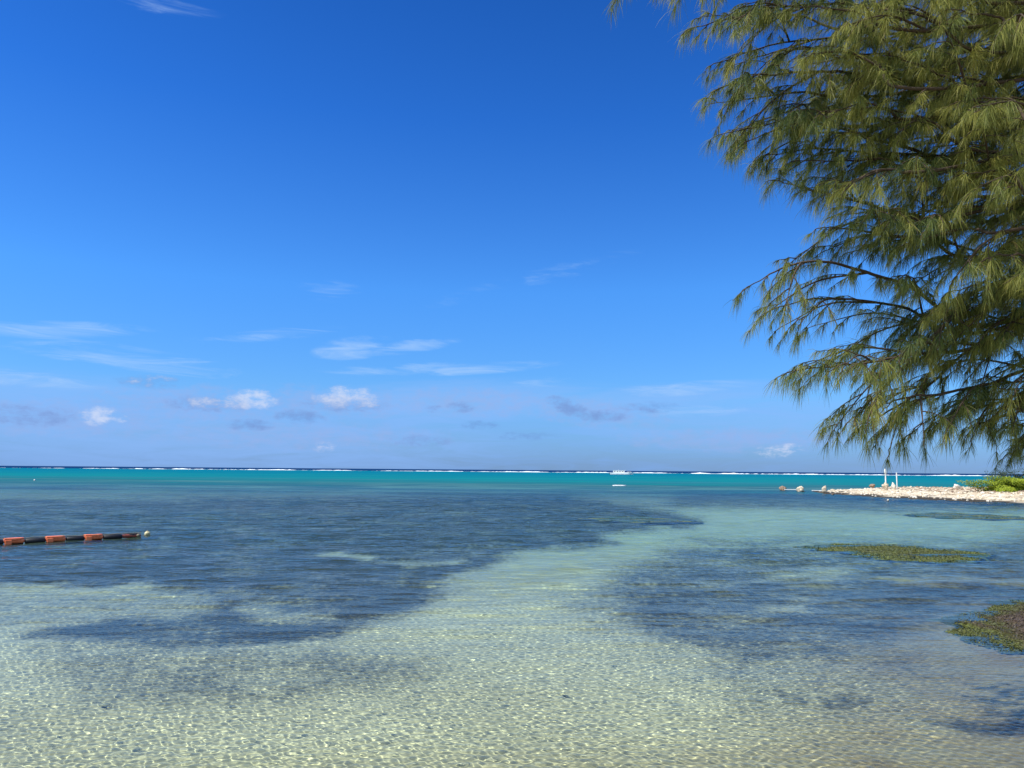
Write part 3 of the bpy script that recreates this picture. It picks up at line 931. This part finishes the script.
bm = bmesh.new(); add_box(bm, (-0.515 * bl, 0, 0.35), (0.35, 0.5, 0.9), 0, 0.08); bm_obj('outboard_motor', bm, M_NAVY, bt)
bm = bmesh.new(); add_lathe(bm, [(0.02, ch + 1.9 * sc_b), (0.012, ch + 2.9 * sc_b)], 6, 'Z', (-0.16 * bl, 0.3, 0)); bm_obj('antenna', bm, M_WHITE, bt, True)
bt.rotation_euler.z = R(-12)

# ------------------------------------------------------------------ exposed seaweed
def weed_mat(name, c1, c2, c3):
    m, nt, out = new_mat(name)
    h = NT(nt)
    tone = h.attr('tone').outputs['Fac']
    col = h.ramp(tone, [(0.0, c1), (0.5, c2), (1.0, c3)])
    b = h.n('ShaderNodeBsdfPrincipled')
    h.set(b.inputs['Base Color'], col)
    b.inputs['Roughness'].default_value = 0.45
    b.inputs['Specular IOR Level'].default_value = 0.4
    nt.links.new(b.outputs[0], out.inputs[0])
    return m
M_WEED = weed_mat('olive_seaweed', (0.13, 0.155, 0.032), (0.10, 0.105, 0.026), (0.07, 0.06, 0.022))
M_WRACK = weed_mat('purple_brown_wrack', (0.105, 0.120, 0.026), (0.080, 0.066, 0.028), (0.098, 0.070, 0.048))

def weed_patch(name, outline_px, top, nblade, L, mat, label, seed, brown, res, z0=0.0, rough=0.04, edge=0.5):
    pts = [at_z(a, b, z0) for a, b in outline_px]
    P2 = [(p.x, p.y) for p in pts]
    xs = [p[0] for p in P2]; ys_ = [p[1] for p in P2]
    gx_, gy_ = np.meshgrid(np.arange(min(xs) - 0.4, max(xs) + 0.4, res), np.arange(min(ys_) - 0.4, max(ys_) + 0.4, res))
    d = poly_sd(gx_, gy_, P2) + (fbm(gx_ * 1.2, gy_ * 1.2, seed) - 0.5) * 0.9 + (fbm(gx_ * 5, gy_ * 5, seed + 1) - 0.5) * edge
    z = np.where(d > 0, top * sstep(0, 1.6, d) - 0.012, d * 1.3 - 0.012) + (fbm(gx_ * 6, gy_ * 6, seed + 2) - 0.5) * rough
    tone = np.clip(brown * sstep(0.1, 0.9, d) + (fbm(gx_ * 4, gy_ * 4, seed + 4) - 0.5) * 1.1, 0, 1)
    a = Acc()
    a.add(np.stack([gx_, gy_, z], -1).reshape(-1, 3), (lambda q: q[(d.ravel()[q] > -0.06).all(1)])(grid_faces(*gx_.shape)), a=tone.ravel())
    r = np.random.default_rng(seed)
    cand = np.where((d > 0.04).ravel())[0]
    pick = r.choice(cand, nblade)
    bx, by, bz = gx_.ravel()[pick] + r.uniform(-res, res, nblade), gy_.ravel()[pick] + r.uniform(-res, res, nblade), z.ravel()[pick] + 0.004
    tn = np.clip(brown * sstep(0.15, 0.9, d.ravel()[pick]) + r.normal(0, 0.15, nblade), 0, 1)
    V, Q, T = leaves(np.stack([bx, by, bz], -1), r.normal(0, 0.28, (nblade, 3)) + np.array([0, 0, 1.0]), L, L * 0.35, seed + 6, tn)
    a.add(V, Q, a=T)
    me = a.mesh(name, True)
    fattr(me, 'tone', np.concatenate(a.a))
    o = link(name, me, mat)
    o.cycles.is_caustics_receiver = True
    return tag(o, label, 'seaweed', kind='stuff')
weed_patch('seaweed_bank', [(798, 547), (835, 543.2), (900, 545), (960, 549.5), (992, 555), (990, 559), (955, 562.2), (900, 560.5), (860, 556), (815, 550)], 0.045, 20000, 0.05, M_WEED,
           'long low bank of olive green seaweed breaking the surface of the shallows', 3, 0.35, 0.06)
weed_patch('seaweed_mound', [(948, 614), (985, 601), (1040, 596), (1110, 600), (1110, 660), (1050, 656), (1000, 652), (965, 640)], 0.14, 30000, 0.035, M_WRACK,
           'purple brown mound of beached seaweed with a green fringe at the right edge', 9, 0.95, 0.03, 0.02)
weed_patch('seaweed_shoal', [(895, 515), (930, 512.5), (985, 514), (1024, 517), (1060, 519.5), (990, 519.5), (930, 518)], 0.005, 2500, 0.08, M_WEED,
           'faint olive weed shoal beyond the seaweed bank near the right edge', 14, 0.2, 0.12, rough=0.03)
weed_patch('seaweed_shoal', [(585, 518.5), (630, 516.5), (680, 519), (690, 522), (640, 523), (600, 521)], -0.004, 500, 0.08, M_WEED,
           'thin brownish weed shoal at the surface in the middle of the lagoon', 15, 0.4, 0.12, rough=0.02)

# small tufts of seagrass on the near sea floor
def tuft(px, py, s, label, seed):
    p = at_z(px, py, -0.34)
    p += Vector((0, 0, 0))
    r = random.Random(seed)
    o_bm = Acc()
    for k in range(9):
        an = r.uniform(0, 6.28); ln = s * r.uniform(0.6, 1.2); lean = r.uniform(0.2, 0.9)
        pts = np.array([[math.cos(an) * ln * lean * t * t, math.sin(an) * ln * lean * t * t, ln * t * (1 - 0.3 * t * lean)] for t in np.linspace(0, 1, 6)])
        v, q = tube_arrays(pts, np.linspace(0.007, 0.002, 6), 5)
        o_bm.add(v, q, a=np.full(len(v), r.uniform(0.6, 1)))
    me = o_bm.mesh('seagrass_tuft')
    fattr(me, 'tone', np.concatenate(o_bm.a))
    o = link('seagrass_tuft', me, M_WEED)
    o.location = (p.x, p.y, -0.36)
    o.cycles.is_caustics_receiver = True
    return tag(o, label, 'seagrass', 'seagrass tufts on the near sand')
tuft(103, 737, 0.09, 'lone dark seagrass tuft on the sand at bottom left', 1)
tuft(566, 723, 0.07, 'dark seagrass tuft on the near sand at bottom centre', 2)
tuft(746, 742, 0.06, 'small seagrass tuft under the dark patches at lower right', 3)
tuft(858, 752, 0.07, 'upright seagrass tuft nearest the bottom right shadow', 4)
tuft(498, 726, 0.04, 'smallest seagrass tuft left of the bottom centre one', 5)

# ------------------------------------------------------------------ the casuarina
def tree_mat():
    m, nt, out = new_mat('casuarina_needles')
    h = NT(nt)
    tone = h.attr('tone').outputs['Fac']
    col = h.ramp(tone, [(0.0, (0.060, 0.105, 0.040)), (0.5, (0.175, 0.215, 0.055)), (0.93, (0.365, 0.360, 0.085)), (1.0, (0.20, 0.13, 0.06))])
    b = h.n('ShaderNodeBsdfPrincipled')
    h.set(b.inputs['Base Color'], col)
    b.inputs['Roughness'].default_value = 0.5
    b.inputs['Specular IOR Level'].default_value = 0.3
    tr = h.n('ShaderNodeBsdfTranslucent')
    h.set(tr.inputs['Color'], col)
    mx = h.n('ShaderNodeMixShader')
    mx.inputs[0].default_value = 0.5
    nt.links.new(b.outputs[0], mx.inputs[1]); nt.links.new(tr.outputs[0], mx.inputs[2])
    nt.links.new(mx.outputs[0], out.inputs[0])
    return m

rt = np.random.default_rng(12)
TR = np.array([(7.5, 7.3, 0.2), (7.45, 7.25, 1.2), (7.25, 7.15, 3.0), (7.0, 7.0, 5.0), (6.85, 6.9, 7.5), (6.75, 6.85, 10.0), (6.7, 6.8, 12.5)])
def spline(P, n):
    P = np.asarray(P, float)
    k = len(P)
    Q = np.concatenate([[2 * P[0] - P[1]], P, [2 * P[-1] - P[-2]]])
    t = np.linspace(0, k - 1 - 1e-6, n)
    i = t.astype(int); f = (t - i)[:, None]
    a, b, c, d = Q[i], Q[i + 1], Q[i + 2], Q[i + 3]
    return 0.5 * (2 * b + (c - a) * f + (2 * a - 5 * b + 4 * c - d) * f ** 2 + (3 * b - a - 3 * c + d) * f ** 3)
def trunk_at(z):
    return np.array([np.interp(z, TR[:, 2], TR[:, j]) for j in range(3)])

wood = Acc()
v, q = tube_arrays(spline(TR, 40), np.interp(np.linspace(0, 1, 40), [0, 0.1, 0.5, 1], [0.24, 0.19, 0.12, 0.02]), 14)
wood.add(v, q)
tw_pts, tw_dir, tw_len, tw_tone = [], [], [], []
twig_wood = Acc()

def limb(z0, ctrl, r0, dens=1.0, start=0.30, sec=(0.28, 0.62), tone=0.5, sub=7):
    base = trunk_at(z0)
    P = spline([base] + [np.array(c) for c in ctrl], 46)
    P[3:] += np.cumsum(rt.normal(0, 0.004, (43, 3)), 0)
    limb_foliage(P, 0.42 * r0, dens, start, sec, tone, sub)

def limb_foliage(P, r0, dens, start, sec, tone, sub):
    v, q = tube_arrays(P, r0 * (1 - np.linspace(0, 1, len(P))) ** 0.8 + 0.003, 7)
    wood.add(v, q)
    dens = dens * rt.uniform(0.75, 1.15)
    seg = np.linalg.norm(np.diff(P, axis=0), axis=1)
    s = np.concatenate([[0], np.cumsum(seg)])
    Ltot = s[-1]
    if sub:
        for k in range(sub):
            f0 = start + (0.93 - start) * (k + rt.uniform(0, 0.8)) / sub
            c = np.array([np.interp(f0 * Ltot, s, P[:, j]) for j in range(3)])
            d = P[min(45, int(f0 * 45) + 4)] - P[int(f0 * 45)]
            d /= np.linalg.norm(d) + 1e-9
            lat = np.cross(d, [0, 0, 1]); lat /= np.linalg.norm(lat) + 1e-9
            sg = 1 if k % 2 else -1
            a = rt.uniform(0.35, 0.85)
            e = d * math.cos(a) + sg * lat * math.sin(a) + np.array([0, 0, rt.normal(0.10, 0.22)])
            L2 = min(rt.uniform(0.55, 1.15), max(0.26, (1 - f0) * Ltot * 0.8))
            P2 = spline([c, c + e * L2 * 0.5 + [0, 0, 0.05 * L2], c + e * L2 + [0, 0, -0.14 * L2]], 24)
            limb_foliage(P2, 0.007, dens, 0.15, sec, tone + rt.normal(0, 0.1), 0)
    limb_foliage_rest(P, s, Ltot, dens, start, sec, tone)

def limb_foliage_rest(P, s, Ltot, dens, start, sec, tone):
    pos = Ltot * start
    side = 1
    while pos < Ltot:
        f = pos / Ltot
        c = np.array([np.interp(pos, s, P[:, j]) for j in range(3)])
        c2 = np.array([np.interp(min(pos + 0.1, Ltot), s, P[:, j]) for j in range(3)])
        c1 = np.array([np.interp(max(pos - 0.1, 0), s, P[:, j]) for j in range(3)])
        d = c2 - c1; d /= np.linalg.norm(d) + 1e-9
        lat = np.cross(d, [0, 0, 1]); lat /= np.linalg.norm(lat) + 1e-9
        up = np.cross(lat, d)
        a = rt.uniform(0.35, 1.05)
        e = d * math.cos(a) + side * lat * math.sin(a) * rt.uniform(0.5, 1) + up * rt.normal(0.12, 0.32)
        e /= np.linalg.norm(e)
        L = rt.uniform(*sec) * (1.0 - 0.55 * max(0, f - 0.5) / 0.5)
        twig(c, e, L, tone + rt.normal(0, 0.13))
        side = -side
        pos += rt.uniform(0.065, 0.125) / dens
    e = P[-1] - P[-4]
    twig(P[-1], e / np.linalg.norm(e), 0.14, tone)

def twig(c, e, L, tone):
    n = 7
    t = np.linspace(0, 1, n)[:, None]
    P = c + e * L * t + np.array([0, 0, -1.0]) * L * 0.38 * t ** 2 + rt.normal(0, 0.008, (n, 3)) * t
    v, q = tube_arrays(P, np.linspace(0.0055, 0.002, n), 4)
    twig_wood.add(v, q)
    k = max(5, int(L / 0.028))
    tt = rt.uniform(0.12, 1.0, k)
    idx = np.clip((tt * (n - 1)).astype(int), 0, n - 2)
    f = (tt * (n - 1) - idx)[:, None]
    Q = P[idx] * (1 - f) + P[idx + 1] * f
    dd = P[idx + 1] - P[idx]
    dd /= np.linalg.norm(dd, axis=1, keepdims=True)
    tw_pts.append(Q); tw_dir.append(dd); tw_tone.append(np.full(k, tone) + rt.normal(0, 0.10))
    tw_len.append(np.full(k, rt.uniform(0.11, 0.21)))

def W(px, py, D): return np.array(at_depth(px, py, D))
# limbs traced where they stand in the photograph
limb(4.9, [W(1010, 320, 6.6), W(905, 283, 6.4), W(810, 258, 6.2), W(745, 282, 6.1)], 0.050, 0.9, 0.34, (0.22, 0.48))
limb(4.6, [W(1000, 330, 6.9), W(900, 305, 6.6), W(830, 296, 6.4), W(778, 306, 6.3)], 0.035, 0.55, 0.40, (0.2, 0.4), 0.4)
limb(4.3, [W(1000, 340, 6.3), W(930, 352, 6.1), W(860, 364, 6.0), W(792, 372, 5.9)], 0.036, 0.8, 0.42, (0.2, 0.45))
limb(4.4, [W(1010, 280, 6.5), W(940, 330, 6.2), W(880, 390, 6.0), W(845, 425, 5.9)], 0.045, 0.85, 0.40, (0.22, 0.45), 0.45)
limb(4.1, [W(1010, 330, 6.7), W(930, 385, 6.5), W(880, 415, 6.4), W(860, 425, 6.4)], 0.03, 0.6, 0.45, (0.2, 0.4), 0.4)
limb(3.9, [W(1030, 370, 6.4), W(960, 395, 6.2), W(905, 405, 6.1), W(880, 418, 6.0)], 0.034, 0.7, 0.42, (0.2, 0.42), 0.45)
limb(3.7, [W(1050, 380, 6.6), W(1000, 402, 6.4), W(960, 410, 6.3), W(938, 420, 6.3)], 0.034, 0.8, 0.40, (0.22, 0.45), 0.45)
limb(3.5, [W(1080, 395, 6.6), W(1030, 410, 6.5), W(1000, 418, 6.4), W(975, 428, 6.4)], 0.030, 0.9, 0.35, (0.2, 0.42), 0.4)
limb(3.3, [W(1090, 420, 7.0), W(1040, 425, 6.9), W(1015, 428, 6.9)], 0.030, 0.9, 0.35, (0.2, 0.42), 0.4)
limb(5.2, [W(1000, 220, 6.7), W(905, 215, 6.5), W(840, 200, 6.4), W(780, 186, 6.3)], 0.045, 1.0, 0.36, (0.22, 0.5))
limb(5.0, [W(1000, 250, 6.4), W(930, 238, 6.2), W(870, 232, 6.1), W(822, 226, 6.0)], 0.040, 1.0, 0.38, (0.22, 0.48))
limb(5.8, [W(1000, 165, 6.7), W(900, 145, 6.5), W(810, 122, 6.3), W(745, 140, 6.2)], 0.045, 1.0, 0.36, (0.22, 0.5), 0.45)
limb(5.5, [W(1000, 195, 7.2), W(900, 160, 7.0), W(820, 150, 6.9), W(765, 158, 6.8)], 0.038, 0.8, 0.4, (0.22, 0.45), 0.35)
limb(6.2, [W(1000, 105, 6.6), W(890, 80, 6.4), W(790, 75, 6.2), W(722, 90, 6.1)], 0.045, 1.1, 0.36, (0.25, 0.5), 0.55)
limb(6.4, [W(1000, 60, 7.0), W(890, 40, 6.8), W(790, 40, 6.7), W(715, 60, 6.6)], 0.040, 1.0, 0.38, (0.25, 0.5), 0.5)
limb(6.8, [W(1000, 20, 6.5), W(890, 5, 6.3), W(790, 0, 6.1), W(700, 22, 6.0)], 0.045, 1.1, 0.36, (0.25, 0.5), 0.55)
limb(7.2, [W(1000, -50, 6.6), W(870, -60, 6.4), W(760, -50, 6.2), W(690, -20, 6.1)], 0.045, 1.0, 0.36, (0.25, 0.5), 0.55)
limb(7.4, [W(1000, -110, 5.8), W(850, -110, 5.5), W(720, -70, 5.3), W(664, -22, 5.2)], 0.045, 0.45, 0.40, (0.2, 0.4), 0.5)
limb(7.3, [W(950, -150, 5.6), W(780, -120, 5.3), W(670, -60, 5.1), W(624, -12, 5.0)], 0.040, 0.30, 0.55, (0.12, 0.25), 0.5)
# fuller growth nearer the trunk
for z0, pts, D in [(5.6, [(1010, 150), (930, 120), (870, 110)], 6.0), (5.9, [(1010, 110), (940, 80), (880, 60)], 5.8), (6.5, [(1010, 50), (930, 20), (860, 0)], 5.8),
                   (6.9, [(1020, 0), (960, -20), (900, -30)], 5.7), (5.3, [(1020, 190), (950, 180), (890, 180)], 5.9), (5.0, [(1030, 230), (970, 235), (915, 250)], 5.9),
                   (4.7, [(1040, 270), (990, 280), (950, 300)], 5.9), (4.5, [(1060, 300), (1020, 310), (985, 330)], 6.0),
                   (5.7, [(1000, 130), (920, 140), (860, 160)], 7.4), (6.3, [(1000, 70), (920, 70), (850, 90)], 7.4), (5.1, [(1000, 210), (930, 220), (880, 240)], 7.6),
                   (4.8, [(1010, 250), (950, 270), (900, 290)], 7.6), (6.0, [(1060, 130), (1010, 100), (960, 95)], 5.4), (5.4, [(1060, 200), (1010, 170), (970, 170)], 5.5),
                   (4.6, [(1060, 300), (1020, 255), (985, 260)], 5.6), (7.0, [(1040, -30), (990, -60), (930, -60)], 5.4), (6.6, [(1040, 40), (1000, 10), (950, 10)], 5.4),
                   (4.0, [(1080, 370), (1040, 370), (1020, 390)], 5.9), (6.1, [(940, 90), (870, 65), (810, 60)], 5.7), (6.6, [(940, 30), (860, 15), (800, 10)], 5.7),
                   (6.5, [(900, 30), (800, 20), (712, 25)], 6.6), (6.3, [(900, 60), (810, 50), (728, 62)], 6.9), (6.1, [(900, 95), (800, 88), (712, 100)], 6.7), (5.8, [(900, 130), (810, 118), (722, 138)], 6.5), (5.9, [(900, 120), (810, 108), (742, 122)], 7.1),
                   (6.4, [(940, 50), (880, 50), (800, 62)], 6.2), (5.9, [(940, 110), (880, 105), (800, 110)], 6.1), (5.5, [(940, 165), (880, 158), (800, 160)], 6.4), (6.9, [(920, -10), (830, -10), (745, 0)], 6.3),
                   (5.2, [(960, 210), (900, 205), (840, 212)], 6.0), (5.5, [(960, 165), (890, 165), (840, 180)], 5.8)]:
    limb(z0, [W(a, b + rt.uniform(-6, 6), D + rt.uniform(-0.15, 0.15)) for a, b in pts], 0.036, 0.78, 0.14, (0.2, 0.46), (0.70 if D < 6.3 else 0.5) - (0.14 if pts[0][1] > 215 else 0), 5)  # sunlight put into needle colour: lighter on near limbs, darker on low ones
# the rest of the tree, outside the picture
for k in range(26):
    an = rt.uniform(-2.0, 1.7)
    z0 = rt.uniform(3.4, 11.5)
    L = rt.uniform(1.4, 3.4) * (1.0 if z0 < 8 else 0.6)
    b = trunk_at(z0); e = np.array([math.cos(an), math.sin(an), 0])
    limb(z0, [b + e * L * 0.4 + [0, 0, 0.45], b + e * L * 0.75 + [0, 0, 0.5], b + e * L + [0, 0, 0.2]], 0.04, 0.45, 0.35, (0.3, 0.6), 0.5, 3)

P = np.concatenate(tw_pts); Dd = np.concatenate(tw_dir); LN = np.concatenate(tw_len); TN = np.concatenate(tw_tone)
per = 12
P = np.repeat(P, per, 0); Dd = np.repeat(Dd, per, 0); LN = np.repeat(LN, per); TN = np.repeat(TN, per)
n = len(P)
d0 = Dd * rt.uniform(0.4, 1.0, (n, 1)) + rt.normal(0, 0.36, (n, 3)) + np.array([0, 0, -0.62])
d0 /= np.linalg.norm(d0, axis=1, keepdims=True)
LN = LN * rt.uniform(0.4, 1.3, n)
g = rt.uniform(0.45, 1.0, n)[:, None]
pts4 = []
cur = P.copy(); d = d0.copy()
pts4.append(cur)
for k in range(3):
    cur = cur + d * (LN / 3)[:, None]
    pts4.append(cur)
    d = d + np.array([0, 0, -1.0]) * g * 0.62
    d /= np.linalg.norm(d, axis=1, keepdims=True)
wv = rt.normal(size=(n, 3))
ax = np.cross(pts4[2] - pts4[0], wv); ax /= np.linalg.norm(ax, axis=1, keepdims=True) + 1e-9
hw = 0.0013
V = np.stack([pts4[0] - ax * hw, pts4[0] + ax * hw, pts4[1] - ax * hw, pts4[1] + ax * hw, pts4[2] - ax * hw * .8, pts4[2] + ax * hw * .8, pts4[3]], 1)
i = np.arange(n)[:, None] * 7
Q = np.concatenate([i + np.array([[0, 1, 3, 2]]), i + np.array([[2, 3, 5, 4]])])
T = i + np.array([[4, 5, 6]])
tone = np.clip(np.repeat(TN + rt.normal(0, 0.14, n), 7).reshape(n, 7) + np.array([0, 0, .05, .05, .1, .1, .15]), 0, 0.93)
tone[rt.random(n) < 0.02] = 1.0
tree = empty('casuarina_tree', (7.5, 7.3, 0.2), 'tall casuarina with long drooping green needles overhanging the shallows at right', 'tree')
off = np.array([7.5, 7.3, 0.2])
me = raw_mesh('crown', V.reshape(-1, 3) - off, Q, T)
fattr(me, 'tone', tone)
link('crown', me, tree_mat(), tree)
for a in wood.v: a -= off
link('trunk', wood.mesh('trunk'), M_BARK, tree)
for a in twig_wood.v: a -= off
link('twigs', twig_wood.mesh('twigs'), M_BARK, tree)
print('needles', n, 'water verts', X_.size)
